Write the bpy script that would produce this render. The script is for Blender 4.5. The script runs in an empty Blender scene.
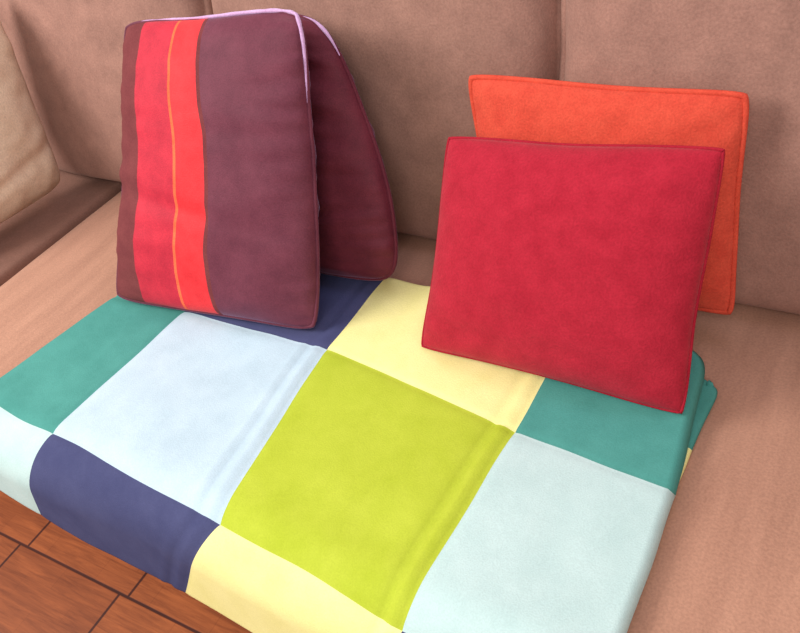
import bpy, bmesh, math, random
from mathutils import Vector, Matrix, noise

C = bpy.context.scene.collection
SEAT = 0.44                      # height of the sofa seat above the floor
random.seed(4)

# ------------------------------------------------------------------ helpers
def lin(c):
    return tuple((v/255/12.92) if v/255 <= 0.04045 else ((v/255+0.055)/1.055)**2.4 for v in c) + (1.0,)

def W(x, y, z):                  # seat-based coordinates to world
    return Vector((x, y, z+SEAT))

def link_mesh(name, verts, faces, mats, parent=None, smooth=True, midx=None):
    me = bpy.data.meshes.new(name)
    me.from_pydata([tuple(v) for v in verts], [], faces)
    if not isinstance(mats, (list, tuple)): mats = [mats]
    for m in mats: me.materials.append(m)
    if midx:
        for p, i in zip(me.polygons, midx): p.material_index = i
    if smooth:
        for p in me.polygons: p.use_smooth = True
    bm = bmesh.new(); bm.from_mesh(me)
    bmesh.ops.recalc_face_normals(bm, faces=bm.faces[:])
    bm.to_mesh(me); bm.free(); me.update()
    o = bpy.data.objects.new(name, me); C.objects.link(o)
    if parent: set_parent(o, parent)
    return o

def set_parent(o, p):
    o.parent = p
    o.matrix_parent_inverse = Matrix.Translation(-p.location)

def thing(name, label, cat, loc, group=None):
    o = bpy.data.objects.new(name, None); C.objects.link(o)
    o.location = loc; o.empty_display_size = .1
    o['label'] = label; o['category'] = cat
    if group: o['group'] = group
    return o

def tube(name, pts, rad, mat, parent=None, closed=True, seg=8):
    n = len(pts); V = []; F = []
    rads = rad if isinstance(rad, list) else [rad]*n
    for i in range(n):
        a = pts[(i-1) % n] if closed or i > 0 else pts[i]
        b = pts[(i+1) % n] if closed or i < n-1 else pts[i]
        t = (b-a).normalized()
        ref = Vector((0.31, -0.71, 0.63))
        s = t.cross(ref).normalized(); u = s.cross(t)
        for k in range(seg):
            an = 2*math.pi*k/seg
            V.append(pts[i] + rads[i]*(math.cos(an)*s + math.sin(an)*u))
    m = n if closed else n-1
    # untwist at every step by choosing the nearest start vertex
    for i in range(m):
        j = (i+1) % n
        best = min(range(seg), key=lambda q: (V[i*seg]-V[j*seg+q]).length)
        for k in range(seg):
            F.append((i*seg+k, i*seg+(k+1) % seg, j*seg+(k+1+best) % seg, j*seg+(k+best) % seg))
    return link_mesh(name, V, F, mat, parent)

def rounded_box(name, x0, x1, y0, y1, z0, z1, r, mat, parent=None, n=14, shape=None):
    """box with rounded edges; shape(p, u, v, w) may push its points about"""
    cx, cy, cz = (x0+x1)/2, (y0+y1)/2, (z0+z1)/2
    hx, hy, hz = (x1-x0)/2, (y1-y0)/2, (z1-z0)/2
    bm = bmesh.new()
    bmesh.ops.create_cube(bm, size=2)
    bmesh.ops.subdivide_edges(bm, edges=bm.edges[:], cuts=n, use_grid_fill=True)
    def den(s):                               # crowd the grid lines towards the edges
        return math.copysign(1-(1-abs(s))**1.8, s)
    for v in bm.verts:
        u, vv, w = (den(c) for c in v.co)
        p = Vector((u*hx, vv*hy, w*hz))
        q = Vector((max(-hx+r, min(hx-r, p.x)), max(-hy+r, min(hy-r, p.y)), max(-hz+r, min(hz-r, p.z))))
        d = p-q
        if d.length > 1e-6:
            m = max(abs(d.x), abs(d.y), abs(d.z))
            p = q + d.normalized()*m
        p += Vector((cx, cy, cz))
        if shape: p = shape(p, u, vv, w)
        v.co = W(*p)
    me = bpy.data.meshes.new(name); bm.to_mesh(me); bm.free()
    me.materials.append(mat)
    for p in me.polygons: p.use_smooth = True
    o = bpy.data.objects.new(name, me); C.objects.link(o)
    if parent: set_parent(o, parent)
    return o

# ---------------------------------------------------------------- materials
def base_mat(name):
    m = bpy.data.materials.new(name); m.use_nodes = True
    nt = m.node_tree; b = nt.nodes['Principled BSDF']
    return m, nt, b

def nd(nt, t, **kw):
    n = nt.nodes.new(t)
    for k, v in kw.items():
        if k in n.inputs: n.inputs[k].default_value = v
        else: setattr(n, k, v)
    return n

def fabric(name, c1, c2, scale=26, weave=420, bump=.25, rough=.95, sheen=.0, tint=(1, 1, 1), streak=None, srough=.5, mul=.35):
    """woven cloth: blotchy two-tone colour, fine weave bump, optional sheen and nap streaks"""
    m, nt, b = base_mat(name); L = nt.links.new
    co = nd(nt, 'ShaderNodeTexCoord')
    n1 = nd(nt, 'ShaderNodeTexNoise', Scale=scale, Detail=5.0, Roughness=.65)
    src = co.outputs['Object']
    if streak:
        mp = nd(nt, 'ShaderNodeMapping'); mp.inputs['Scale'].default_value = streak
        mp.inputs['Rotation'].default_value = (0, 0, .04)
        L(src, mp.inputs['Vector']); L(mp.outputs[0], n1.inputs['Vector'])
    else:
        L(src, n1.inputs['Vector'])
    rp = nd(nt, 'ShaderNodeValToRGB')
    rp.color_ramp.elements[0].position = .32; rp.color_ramp.elements[0].color = lin(c1)
    rp.color_ramp.elements[1].position = .68; rp.color_ramp.elements[1].color = lin(c2)
    L(n1.outputs['Fac'], rp.inputs['Fac'])
    n2 = nd(nt, 'ShaderNodeTexNoise', Scale=weave, Detail=2.0)
    L(src, n2.inputs['Vector'])
    mx = nd(nt, 'ShaderNodeMix', data_type='RGBA', blend_type='MULTIPLY')
    mx.inputs[0].default_value = mul
    r2 = nd(nt, 'ShaderNodeValToRGB')
    r2.color_ramp.elements[0].position = .3; r2.color_ramp.elements[0].color = (.45, .45, .45, 1)
    r2.color_ramp.elements[1].position = .7; r2.color_ramp.elements[1].color = (1, 1, 1, 1)
    L(n2.outputs['Fac'], r2.inputs['Fac'])
    L(rp.outputs['Color'], mx.inputs[6]); L(r2.outputs['Color'], mx.inputs[7])
    L(mx.outputs[2], b.inputs['Base Color'])
    bp = nd(nt, 'ShaderNodeBump', Strength=bump, Distance=.002)
    L(n2.outputs['Fac'], bp.inputs['Height']); L(bp.outputs[0], b.inputs['Normal'])
    b.inputs['Roughness'].default_value = rough
    b.inputs['Specular IOR Level'].default_value = .15
    if sheen:
        b.inputs['Sheen Weight'].default_value = sheen
        b.inputs['Sheen Roughness'].default_value = srough
        b.inputs['Sheen Tint'].default_value = (*tint, 1)
    return m

M = {}
M['sofa'] = fabric('sofa_chenille', (150, 113, 102), (170, 129, 116), 16, 260, .35, sheen=.12, tint=(1, .85, .75))
M['seat'] = fabric('sofa_seat_chenille', (172, 128, 108), (190, 144, 122), 9, 260, .3, sheen=.15, tint=(1, .85, .75), streak=(2.2, .35, 1))
M['corner'] = fabric('sofa_seat_shade_chenille', (134, 99, 87), (148, 110, 97), 9, 260, .3, sheen=.05, tint=(1, .85, .75))  # darker copy of the seat cloth, shade put into its colour
M['beige'] = fabric('beige_cotton', (226, 198, 172), (240, 216, 192), 14, 240, .4)
M['red'] = fabric('red_wool', (168, 30, 50), (182, 38, 58), 30, 300, .5, sheen=.15, tint=(1, .5, .5))
M['red_pipe'] = fabric('red_wool_seam', (162, 28, 48), (176, 36, 55), 30, 300, .5)
M['orange'] = fabric('orange_wool', (206, 72, 56), (221, 86, 66), 30, 300, .5, sheen=.12, tint=(1, .6, .4))
M['orange_pipe'] = fabric('orange_wool_piping', (208, 74, 56), (224, 88, 66), 30, 300, .5)
M['plum'] = fabric('plum_shot_silk', (100, 46, 62), (116, 57, 73), 18, 380, .25, .6, sheen=.35, tint=(.72, .6, 1), srough=.35)
M['plum2'] = fabric('plum_shot_silk_dark', (90, 32, 46), (108, 42, 56), 18, 380, .25, .6, sheen=.3, tint=(.72, .6, 1), srough=.35)
M['crimson'] = fabric('crimson_shot_silk', (182, 36, 58), (208, 48, 68), 22, 380, .25, .6, sheen=.1, tint=(1, .6, .7))
M['scarlet'] = fabric('scarlet_shot_silk', (218, 44, 52), (236, 58, 64), 22, 380, .25, .6, sheen=.1, tint=(1, .6, .6))
M['amber'] = fabric('amber_thread', (232, 96, 62), (244, 120, 80), 22, 380, .1)
M['umber'] = fabric('umber_edge_stripe', (112, 54, 58), (126, 64, 66), 22, 380, .2)
M['lilac'] = fabric('lilac_edge_highlight', (196, 150, 196), (214, 174, 220), 30, 300, .15, .35, sheen=.6, tint=(.8, .75, 1))  # painted highlight: light caught on the plum cushion edges
M['teal'] = fabric('throw_teal', (72, 142, 134), (82, 154, 146), 14, 420, .25, mul=.18)
M['white_blue'] = fabric('throw_ice_blue', (182, 206, 220), (194, 217, 231), 14, 420, .25, mul=.18)
M['pale_blue'] = fabric('throw_pale_blue', (182, 210, 210), (193, 219, 219), 14, 420, .25, mul=.18)
M['navy'] = fabric('throw_navy', (66, 70, 108), (76, 80, 118), 14, 420, .25, mul=.18)
M['lime'] = fabric('throw_lime', (174, 190, 54), (186, 200, 66), 14, 420, .25, mul=.18)
M['lemon'] = fabric('throw_lemon', (236, 230, 154), (244, 238, 168), 14, 420, .25, mul=.18)
M['dark'] = fabric('sofa_underside', (60, 44, 38), (72, 54, 46), 14, 300, .2)

def wood_leg():
    m, nt, b = base_mat('dark_wood_leg')
    n = nd(nt, 'ShaderNodeTexNoise', Scale=30.0, Detail=4.0)
    r = nd(nt, 'ShaderNodeValToRGB')
    r.color_ramp.elements[0].color = lin((60, 34, 22)); r.color_ramp.elements[1].color = lin((92, 54, 34))
    nt.links.new(n.outputs['Fac'], r.inputs['Fac']); nt.links.new(r.outputs['Color'], b.inputs['Base Color'])
    b.inputs['Roughness'].default_value = .4
    return m
M['leg'] = wood_leg()

BX, BY = -.072, -.0016           # shift of the parquet blocks
def parquet():
    m, nt, b = base_mat('parquet_floor'); L = nt.links.new
    co = nd(nt, 'ShaderNodeTexCoord')
    mp = nd(nt, 'ShaderNodeMapping')
    mp.inputs['Location'].default_value = (BX, BY, 0)
    L(co.outputs['Object'], mp.inputs['Vector'])
    br = nd(nt, 'ShaderNodeTexBrick', offset=.93, squash=1.0)
    br.inputs['Scale'].default_value = 1.0
    br.inputs['Mortar Size'].default_value = .0045
    br.inputs['Mortar Smooth'].default_value = .6
    br.inputs['Brick Width'].default_value = .33
    br.inputs['Row Height'].default_value = .33
    br.inputs['Color1'].default_value = lin((168, 94, 50)); br.inputs['Color2'].default_value = lin((146, 78, 42))
    br.inputs['Mortar'].default_value = lin((72, 26, 14))
    L(mp.outputs[0], br.inputs['Vector'])
    # fingers inside every block
    br2 = nd(nt, 'ShaderNodeTexBrick', offset=.5)
    br2.inputs['Scale'].default_value = 1.0
    br2.inputs['Mortar Size'].default_value = .0012
    br2.inputs['Brick Width'].default_value = .165
    br2.inputs['Row Height'].default_value = .055
    br2.inputs['Color1'].default_value = (1, 1, 1, 1); br2.inputs['Color2'].default_value = (.86, .82, .8, 1)
    br2.inputs['Mortar'].default_value = (.8, .76, .74, 1)
    L(mp.outputs[0], br2.inputs['Vector'])
    mp2 = nd(nt, 'ShaderNodeMapping'); mp2.inputs['Scale'].default_value = (4, 46, 1)
    L(co.outputs['Object'], mp2.inputs['Vector'])
    n = nd(nt, 'ShaderNodeTexNoise', Scale=1.6, Detail=6.0, Roughness=.7, Distortion=.6)
    L(mp2.outputs[0], n.inputs['Vector'])
    r = nd(nt, 'ShaderNodeValToRGB')
    r.color_ramp.elements[0].position = .3; r.color_ramp.elements[0].color = (.5, .40, .34, 1)
    r.color_ramp.elements[1].position = .7; r.color_ramp.elements[1].color = (1.1, 1.08, 1.05, 1)
    L(n.outputs['Fac'], r.inputs['Fac'])
    x1 = nd(nt, 'ShaderNodeMix', data_type='RGBA', blend_type='MULTIPLY'); x1.inputs[0].default_value = 1
    L(br.outputs['Color'], x1.inputs[6]); L(r.outputs['Color'], x1.inputs[7])
    x2 = nd(nt, 'ShaderNodeMix', data_type='RGBA', blend_type='MULTIPLY'); x2.inputs[0].default_value = .7
    L(x1.outputs[2], x2.inputs[6]); L(br2.outputs['Color'], x2.inputs[7])
    L(x2.outputs[2], b.inputs['Base Color'])
    b.inputs['Roughness'].default_value = .5
    b.inputs['Specular IOR Level'].default_value = .3
    bp = nd(nt, 'ShaderNodeBump', Strength=.08, Distance=.002, invert=True)
    L(br.outputs['Fac'], bp.inputs['Height']); L(bp.outputs[0], b.inputs['Normal'])
    return m
M['floor'] = parquet()

def plaster():
    m, nt, b = base_mat('wall_plaster')
    n = nd(nt, 'ShaderNodeTexNoise', Scale=60.0, Detail=5.0)
    r = nd(nt, 'ShaderNodeValToRGB')
    r.color_ramp.elements[0].color = lin((214, 200, 184)); r.color_ramp.elements[1].color = lin((226, 214, 198))
    nt.links.new(n.outputs['Fac'], r.inputs['Fac']); nt.links.new(r.outputs['Color'], b.inputs['Base Color'])
    bp = nd(nt, 'ShaderNodeBump', Strength=.1, Distance=.003)
    nt.links.new(n.outputs['Fac'], bp.inputs['Height']); nt.links.new(bp.outputs[0], b.inputs['Normal'])
    b.inputs['Roughness'].default_value = .9
    return m
M['wall'] = plaster()

# ------------------------------------------------------------------ setting
def slab(name, lo, hi, mat, loc=(0, 0, 0), rotz=0):
    x0, y0, z0 = lo; x1, y1, z1 = hi
    V = [(x, y, z) for x in (x0, x1) for y in (y0, y1) for z in (z0, z1)]
    F = [(0, 1, 3, 2), (4, 6, 7, 5), (0, 4, 5, 1), (2, 3, 7, 6), (0, 2, 6, 4), (1, 5, 7, 3)]
    o = link_mesh(name, [Vector(v) for v in V], F, mat, smooth=False)
    o.location = loc; o.rotation_euler.z = rotz
    o['kind'] = 'structure'
    return o
slab('floor', (-3.2, -2.6, -.08), (3.2, 2.6, 0), M['floor'], (-1.265, .302, 0), math.radians(2.0))
slab('wall_back', (-4.0, 1.62, 0), (1.6, 1.72, 2.6), M['wall'])
slab('baseboard_back', (-4.0, 1.60, 0), (1.6, 1.62, .09), M['wall'])

# --------------------------------------------------------------------- sofa
sofa = thing('sofa', 'long brownish-pink upholstered sofa with three big back cushions against the wall', 'sofa', Vector((-.95, .95, 0)))

Y0, RAD = .435, .09              # where the seat front begins to round over, and its radius
def seat_shape(wob):
    def f(p, u, v, w):
        if w > .5:
            p.z -= .004*abs(noise.noise(Vector((p.x*3, p.y*3, wob)))) + .0015*abs(noise.noise(Vector((p.x*22, p.y*3, wob+3))))
        return p
    return f
YF = Y0-RAD
rounded_box('seat_cushion', -1.762, .27, YF, 1.32, -.15, 0, .06, M['seat'], sofa, 22, seat_shape(1))
rounded_box('seat_cushion', -2.16, -1.765, YF, 1.32, -.15, -.002, .02, M['corner'], sofa, 12, seat_shape(5))  # section split off to carry the painted shade strip beside the beige cushion
rounded_box('seat_base', -2.30, .44, .46, 1.40, -.30, -.14, .02, M['sofa'], sofa, 6)

def arm_shape(p, u, v, w):
    if w > 0: p.z += .012*(1-u*u)
    return p
rounded_box('armrest', -2.36, -2.165, .36, 1.40, -.32, .20, .05, M['sofa'], sofa, 12, arm_shape)
rounded_box('armrest', .275, .47, .36, 1.40, -.32, .24, .05, M['sofa'], sofa, 12, arm_shape)
def lean(p, u, v, w):
    p.y += .17*max(0, p.z)
    return p
rounded_box('backrest', -2.30, .44, 1.33, 1.47, -.30, .56, .05, M['sofa'], sofa, 10, lean)
for lx in (-2.22, .36):
    for ly in (.46, 1.34):
        V = []; F = []
        for k, (zz, rr) in enumerate(((-SEAT, .016), (-SEAT+.004, .018), (-.30, .028), (-.288, .028))):
            for a in range(16):
                V.append(W(lx+rr*math.cos(a*math.pi/8), ly+rr*math.sin(a*math.pi/8), zz))
        for k in range(3):
            for a in range(16):
                F.append((k*16+a, k*16+(a+1) % 16, k*16+16+(a+1) % 16, k*16+16+a))
        F.append(tuple(range(16))[::-1]); F.append(tuple(range(48, 64)))
        link_mesh('leg', V, F, M['leg'], sofa)

def back_cushion(x0, x1, seed, dy=0, dz=0):
    def f(p, u, v, w):
        cu = max(-1, min(1, u)); cw = max(-1, min(1, w))
        if v < 0:
            b = (1-abs(cu)**3.2)*(1-abs(cw)**4)
            p.y -= .03*b*(-v)
            # creases that run out from the upper corners
            e = abs(cu)
            p.y += .034*e**7*(-v)              # the ends round away into the gap
            p.y += .016*e**4*noise.noise(Vector((p.x*7+p.z*11+seed, p.z*8-p.x*9, seed)))*max(0, cw+.3)*(-v)
            p.y += .010*(e**5)*noise.noise(Vector((p.x*9+seed, p.z*16, seed)))*(-v)
            p.y += .006*noise.noise(Vector((p.x*4.5, p.z*4.5, seed*2)))*(-v)
        # corners of the cushion are soft
        p.y += .20*(p.z+.005)
        p.x += -.006*cu*(1-cw*cw)*-1
        return p
    return rounded_box('back_cushion', x0, x1, 1.128+dy, 1.33+dy, -.0+dz, .66+dz, .048, M['sofa'], sofa, 26, f)
back_cushion(-2.10, -1.310, 2.0, -.047)
back_cushion(-1.310, -.507, 5.3, -.03)
back_cushion(-.507, .262, 8.1, -.042)

# -------------------------------------------------------------- scatter cushions
def cushion(root, mat_fn, mats, BL, BR, TR, TL, T, n=44, pinch=.035, pw=2.6, pe=.55, wr=None, rnd=.05, cover='cover', snap=(), warp=None, bow=0):
    """stuffed cushion: four seam corners in seat coordinates, bulging to both sides.
    returns cover object and its seam outline"""
    BL, BR, TR, TL = (Vector(c) for c in (BL, BR, TR, TL))
    nrm = ((BR-BL)+(TR-TL)).cross((TL-BL)+(TR-BR)).normalized()
    if nrm.y > 0 and abs(nrm.y) > abs(nrm.x): nrm = -nrm
    if abs(nrm.x) > abs(nrm.y) and nrm.x < 0: nrm = -nrm
    def par(i):
        s = 2*i/n-1
        return .45*s + .55*math.sin(s*math.pi/2)
    US = [par(i) for i in range(n+1)]
    for sv in snap:                            # bring a grid line onto every stripe border
        k = min(range(1, n), key=lambda q: abs(US[q]-sv)); US[k] = sv
    def plane(u, v):
        # rounded corners and drawn-in sides
        uu = u*(1-pinch*(1-v*v)) ; vv = v*(1-pinch*(1-u*u))
        k = rnd*(abs(u)**8)*(abs(v)**8)
        uu *= 1-k; vv *= 1-k
        uu += bow*(1-v*v)
        a, b = (uu+1)/2, (vv+1)/2
        return BL*(1-a)*(1-b)+BR*a*(1-b)+TR*a*b+TL*(1-a)*b
    V = []; idx = {}
    def h(u, v):
        return T/2*max(0, (1-abs(u)**pw))**pe*max(0, (1-abs(v)**pw))**pe
    for side in (1, -1):
        for i in range(n+1):
            for j in range(n+1):
                u, v = US[i], par(j)
                edge = i in (0, n) or j in (0, n)
                if edge and side == -1:
                    idx[(side, i, j)] = idx[(1, i, j)]; continue
                hh = h(u, v)
                p = plane(u + (warp(u, v)*(1-u*u) if warp else 0), v) + nrm*side*hh
                if wr: p += nrm*side*wr(u, v, side)*min(1, hh/(T*.12))
                p.x += .003*noise.noise(p*7); p.z += .003*noise.noise(p*6+Vector((3, 1, 2)))
                idx[(side, i, j)] = len(V); V.append(W(*p))
    F = []; MI = []
    for side in (1, -1):
        for i in range(n):
            for j in range(n):
                F.append(tuple(idx[(side, a, b)] for a, b in ((i, j), (i+1, j), (i+1, j+1), (i, j+1))))
                MI.append(mat_fn((US[i]+US[i+1])/2, (par(j)+par(j+1))/2, side) if mat_fn else 0)
    o = link_mesh(cover, V, F, mats, root, midx=MI)
    ring = [(i, 0) for i in range(n)]+[(n, j) for j in range(n)]+[(i, n) for i in range(n, 0, -1)]+[(0, j) for j in range(n, 0, -1)]
    return o, [V[idx[(1, i, j)]].copy() for i, j in ring]

def wrink(seed, amp, fx=5, fy=5):
    return lambda u, v, s: amp*noise.noise(Vector((u*fx+seed, v*fy, seed+s)))

# red wool cushion, in front
r = thing('scatter_cushion', 'crimson red wool cushion leaning in front of the orange cushion', 'cushion', W(-.40, .81, .03), 'scatter cushions on the sofa')
_, ring = cushion(r, None, M['red'], (-.620, .795, .042), (-.167, .802, .040), (-.178, .985, .392), (-.614, .985, .356), .125, wr=wrink(2, .004), rnd=.02, pinch=.03)
tube('seam', ring, .0026, M['red_pipe'], r)
# orange wool cushion, behind it
r = thing('scatter_cushion', 'orange wool cushion with piped edge, behind the red cushion against the sofa back', 'cushion', W(-.38, 1.03, 0), 'scatter cushions on the sofa')
_, ring = cushion(r, None, M['orange'], (-.586, 1.018, .050), (-.148, 1.018, .060), (-.175, 1.096, .414), (-.624, 1.096, .408), .09, wr=wrink(6, .004), rnd=.03)
tube('piping', ring, .0048, M['orange_pipe'], r)

# striped plum cushion: stripes run up the left part of the cover
STRIPES = (.165, .375, .389, .535, .555)
def stripes(u, v, s):
    if s < 0: return 0
    a = (u+1)/2
    for lim, mi in zip(STRIPES, (4, 1, 3, 2, 4)):
        if a < lim: return mi
    return 0
def stripe_warp(u, v):
    return .05*noise.noise(Vector((v*2.0, 1.3, u*.3))) + .03*(1-v)-.02
def plum_wr(u, v, s):
    e = max(0, abs(u)-.5)*2
    return .0045*noise.noise(Vector((u*2+1, v*9, s)))*(0.35+e) + .0035*noise.noise(Vector((u*3, v*22, 7+s)))*e*(1 if u > 0 else .4) + .006*noise.noise(Vector((u*2.2, v*3.1, 4+s))) + .006*math.exp(-((v+.28+.12*u)/.07)**2)*-1*(1 if u < .1 else .4)
r = thing('scatter_cushion', 'plum silk cushion with red stripes along its left side, standing on the throw', 'cushion', W(-1.12, .76, .03), 'scatter cushions on the sofa')
_, ring = cushion(r, stripes, [M['plum'], M['crimson'], M['scarlet'], M['amber'], M['umber']],
    (-1.318, .700, .045), (-.825, .765, .042), (-.867, 1.005, .552), (-1.318, 1.005, .510), .10, bow=.045, n=90, pinch=.012, pw=3.6, pe=.5, wr=plum_wr, rnd=.04, snap=[2*a-1 for a in STRIPES], warp=stripe_warp)
tube('seam', ring, .004, M['plum'], r)
# the top edge and upper right edge carry a painted lilac highlight, a thin tube (ring runs bottom, right, top, left with 90 points a side)
edge = [p+Vector((0, -.0015, .003)) for p in ring[148:256]]
tube('lilac_highlight', edge, [.0045*min(1, k/16, (107-k)/40)**.7*(.75+.5*noise.noise(Vector((k*.13, 2, 1)))) for k in range(108)], M['lilac'], r, closed=False)['label'] = 'pale lilac highlight painted along the cushion edge'
# plain plum cushion, behind it
r = thing('scatter_cushion', 'plain dark plum silk cushion tucked behind the striped plum cushion', 'cushion', W(-1.0, .97, .03), 'scatter cushions on the sofa')
_, ring = cushion(r, None, M['plum2'], (-1.20, .925, .066), (-.736, .918, .064), (-.900, 1.092, .492), (-1.26, 1.092, .465), .10, n=70, pinch=-.085, bow=.115, pw=3.2, pe=.5,
    wr=lambda u, v, s: .006*noise.noise(Vector((u*2.2+4, v*8, s)))+.005*noise.noise(Vector((u*2.4+1, v*15, s+3))))
tube('seam', ring, .004, M['plum2'], r)
edge = [p+Vector((0, -.0015, .003)) for p in ring[124:154]]  # painted highlight round the upper right corner
tube('lilac_highlight', edge, [.0036*min(1, k/12, (29-k)/14)**.8 for k in range(30)], M['lilac'], r, closed=False)['label'] = 'pale lilac highlight painted along the cushion edge'
# beige cushion against the left arm
r = thing('scatter_cushion', 'pale beige cotton cushion propped in the left corner against the armrest', 'cushion', W(-2.03, .85, 0), 'scatter cushions on the sofa')
def beige_wr(u, v, s):
    return .009*noise.noise(Vector((u*2.6+2, v*4.5+u*3, s))) + .004*noise.noise(Vector((u*7+v*4, v*9, 3+s))) - .010*math.exp(-((v+.62-.10*u)/.07)**2)
_, ring = cushion(r, None, M['beige'], (-1.935, .60, .035), (-1.872, 1.03, .035), (-1.905, 1.115, .525), (-1.97, .64, .525), .18, n=60, wr=beige_wr, pinch=.0, pw=3.0, pe=.5, rnd=.05)
tube('seam', ring, .0035, M['beige'], r)

# -------------------------------------------------------------------- throw
TH = .034
def throw_profile(q, top, y0, r, amax=math.radians(84)):
    """unrolled depth q to (y, z): flat on the seat, rounding over the front edge, then hanging"""
    if q >= y0: return q, top
    a = (y0-q)/r
    if a <= amax: return y0-r*math.sin(a), top-r*(1-math.cos(a))
    rest = (y0-q)-r*amax
    return y0-r*math.sin(amax)-rest*math.cos(amax), top-r*(1-math.cos(amax))-rest*math.sin(amax)

# seam crossings of the patchwork, in plan (x, unrolled depth); rows: hem, front seam, middle seam, back fold
HEM = [(-1.455, .185), (-1.222, .178), (-.862, .142), (-.460, .155), (-.180, .155)]
FRO = [(-1.402, .391), (-1.167, .384), (-.748, .362), (-.408, .338), (-.147, .332)]
MID = [(-1.334, .712), (-1.148, .732), (-.793, .741), (-.392, .687), (-.153, .673)]
BAK = [(-1.275, .945), (-1.130, .950), (-.789, .952), (-.392, .940), (-.176, .957)]
ROWS = [HEM, FRO, MID, BAK]
COL = [['pale_blue', 'navy', 'lemon', 'navy'],
       ['teal', 'white_blue', 'lime', 'pale_blue'],
       ['teal', 'navy', 'lemon', 'teal']]
names = ['teal', 'white_blue', 'pale_blue', 'navy', 'lime', 'lemon']
NS = 44
def ease_pt(rows, ci, cj, a, b):
    p00, p10 = Vector(rows[cj][ci]), Vector(rows[cj][ci+1])
    p01, p11 = Vector(rows[cj+1][ci]), Vector(rows[cj+1][ci+1])
    return p00*(1-a)*(1-b)+p10*a*(1-b)+p01*(1-a)*b+p11*a*b

def throw_height(x, q):
    z = .006*noise.noise(Vector((x*4, q*4, 2)))+.0025*noise.noise(Vector((x*13, q*9, 5)))
    return z

def build_layer(name, parent, rows, cols, top, y0, r, ridge=True, thick=.022):
    nc = len(rows[0])-1; nr = len(rows)-1
    gx, gy = nc*NS, nr*NS
    V = []; F = []; MI = []
    for gj in range(gy+1):
        for gi in range(gx+1):
            ci = min(gi//NS, nc-1); cj = min(gj//NS, nr-1)
            a = gi/NS-ci; b = gj/NS-cj
            U, Vv = 2*gi/gx-1, 2*gj/gy-1             # round off the cloth's corners
            p = ease_pt(rows, ci, cj, a, b)
            k = .016*(abs(U)*abs(Vv))**16
            p -= Vector((math.copysign(k, U), math.copysign(k, Vv)))
            x = p.x + .004*noise.noise(Vector((p.x*5, p.y*7, 9)))
            q = p.y + .006*noise.noise(Vector((p.x*6, p.y*5, 19)))
            y, z = throw_profile(q, top, y0, r)
            dz = throw_height(x, q)*(1 if ridge else .2)
            if ridge:
                # pressed fold lines beside the second and third long seams
                s = ci+a
                for sc, am, wd in ((2.905, -.007, .016), (2.95, .005, .022), (1.945, .004, .022), (1.90, -.0045, .014), (1.86, .003, .02)):
                    dz += am*math.exp(-((s-sc)/wd)**2)*(1 if cj < 2 else .5)
                # seam lines sink a little
                for k in range(1, nc): dz -= .0025*math.exp(-((s-k)/.02)**2)
                t = cj+b
                for k in range(1, nr): dz -= .0025*math.exp(-((t-k)/.02)**2)
                # rumpled back corner of the lemon patch
                if cj == 2: dz += .010*math.exp(-((s-2.35)/.10)**2)*b + .006*math.exp(-((s-2.65-.2*b)/.07)**2)*b
            drop = max(0, min(1, (top-z)/.08))
            dz *= 1-.6*drop
            y -= dz*drop + .008*drop*math.sin(x*9)*0.6
            z += max(-.008, dz)*(1-drop)
            V.append(W(x, y, z))
    w = gx+1
    for gj in range(gy):
        for gi in range(gx):
            F.append((gj*w+gi, gj*w+gi+1, (gj+1)*w+gi+1, (gj+1)*w+gi))
            MI.append(names.index(cols[gj//NS][gi//NS]))
    # thickness: a second skin just under the first, closed round the rim with a soft edge
    n0 = len(V)
    me = bpy.data.meshes.new('tmp'); me.from_pydata([tuple(v) for v in V], [], F); me.update()
    nv = [v.normal.copy() for v in me.vertices]
    bpy.data.meshes.remove(me)
    if sum(n.z for n in nv) < 0: nv = [-n for n in nv]
    V += [V[i]-nv[i]*thick for i in range(n0)]
    F2 = [tuple(i+n0 for i in f[::-1]) for f in F]
    MI2 = list(MI)
    rim = [i for i in range(gx)]+[gx+w*j for j in range(gy)]+[gy*w+i for i in range(gx, 0, -1)]+[w*j for j in range(gy, 0, -1)]
    cen = V[(gy//2)*w+gx//2]
    mid0 = len(V)
    for k, i in enumerate(rim):
        a, b = V[rim[k-1]], V[rim[(k+1) % len(rim)]]
        t = (b-a).normalized(); out = t.cross(nv[i])
        if out.dot(V[i]-cen) < 0: out = -out
        V.append(V[i]-nv[i]*thick*.5+out*thick*.5)
    F3 = []; MI3 = []
    fm = {}
    for k, i in enumerate(rim):
        j = rim[(k+1) % len(rim)]; kk = (k+1) % len(rim)
        gi, gj = min(min(i % w, j % w), gx-1), min(min(i//w, j//w), gy-1)
        mi = names.index(cols[gj//NS][gi//NS])
        F3 += [(i, j, mid0+kk, mid0+k), (mid0+k, mid0+kk, j+n0, i+n0)]; MI3 += [mi, mi]
    return link_mesh(name, V, F+F2+F3, [M[k] for k in names], parent, midx=MI+MI2+MI3)

thr = thing('throw_blanket', 'patchwork throw in teal, navy, lime and pale blue squares, spread over the sofa seat', 'blanket', W(-.8, .65, 0))
build_layer('top_layer', thr, ROWS, COL, TH, .418, .112)
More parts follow.
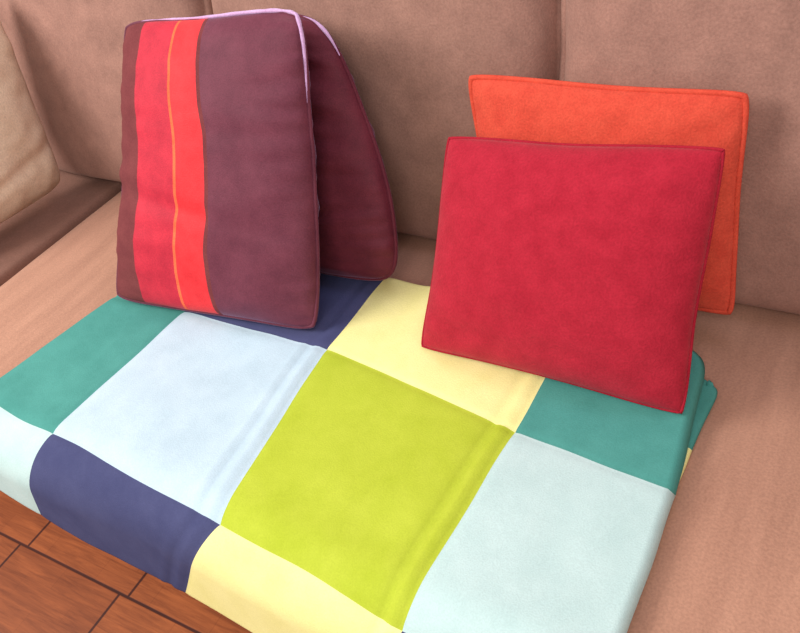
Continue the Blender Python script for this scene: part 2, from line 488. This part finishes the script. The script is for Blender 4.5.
# the folded-under half, peeping out along the right edge and at the back corner
UR = [[(-1.33, .50), (-.80, .50), (-.40, .50), (-.160, .50)],
      [(-1.31, .705), (-.80, .705), (-.40, .705), (-.150, .715)],
      [(-1.29, .77), (-.80, .77), (-.40, .77), (-.148, .768)],
      [(-1.26, .93), (-.80, .93), (-.40, .93), (-.138, .918)]]
build_layer('folded_under_layer', thr, UR, [['pale_blue', 'navy', 'lemon'], ['lime', 'lemon', 'lemon'], ['navy', 'teal', 'teal']], .0105, .3, .1, ridge=False, thick=.008)

# ------------------------------------------------------------------- camera
cam = bpy.data.cameras.new('camera'); co = bpy.data.objects.new('camera', cam); C.objects.link(co)
R = ((0.85166833, 0.21687126, -0.47710368), (0.49172806, -0.64557934, 0.58432082), (-0.18128589, -0.7322528, -0.65646116))
mw = Matrix(((R[0][0], -R[0][1], -R[0][2], 0), (R[1][0], -R[1][1], -R[1][2], 0), (R[2][0], -R[2][1], -R[2][2], 1.0+SEAT), (0, 0, 0, 1)))
co.matrix_world = mw
cam.sensor_width = 36; cam.sensor_fit = 'HORIZONTAL'; cam.lens = 36*784.28/800
cam.clip_start = .05
bpy.context.scene.camera = co

# ------------------------------------------------------------------- lights
def area(name, loc, target, size, power, col, sy=None):
    l = bpy.data.lights.new(name, 'AREA'); l.energy = power; l.color = col; l.size = size
    if sy: l.shape = 'RECTANGLE'; l.size_y = sy
    o = bpy.data.objects.new(name, l); C.objects.link(o); o.location = loc
    o.rotation_euler = (Vector(target)-Vector(loc)).to_track_quat('-Z', 'Y').to_euler()
    return o
area('window_light', (-2.9, -.85, 2.65), (-.9, .75, .45), 1.4, 112, (1, .95, .90), 1.4)
area('front_fill', (.5, -1.3, 2.5), (-1.0, .8, .5), 1.2, 34, (1, .94, .88), 1.2)  # unseen fill added from the camera side to lift the beige cushion
area('sky_light', (-.6, 1.5, 2.55), (-.9, .8, .5), 1.6, 10, (.72, .74, 1), .4)
w = bpy.data.worlds.new('room_ambient'); bpy.context.scene.world = w; w.use_nodes = True
w.node_tree.nodes['Background'].inputs[0].default_value = (1, .93, .88, 1)
w.node_tree.nodes['Background'].inputs[1].default_value = .62
vs = bpy.context.scene.view_settings
vs.view_transform = 'Standard'; vs.look = 'None'; vs.exposure = 0; vs.gamma = 1
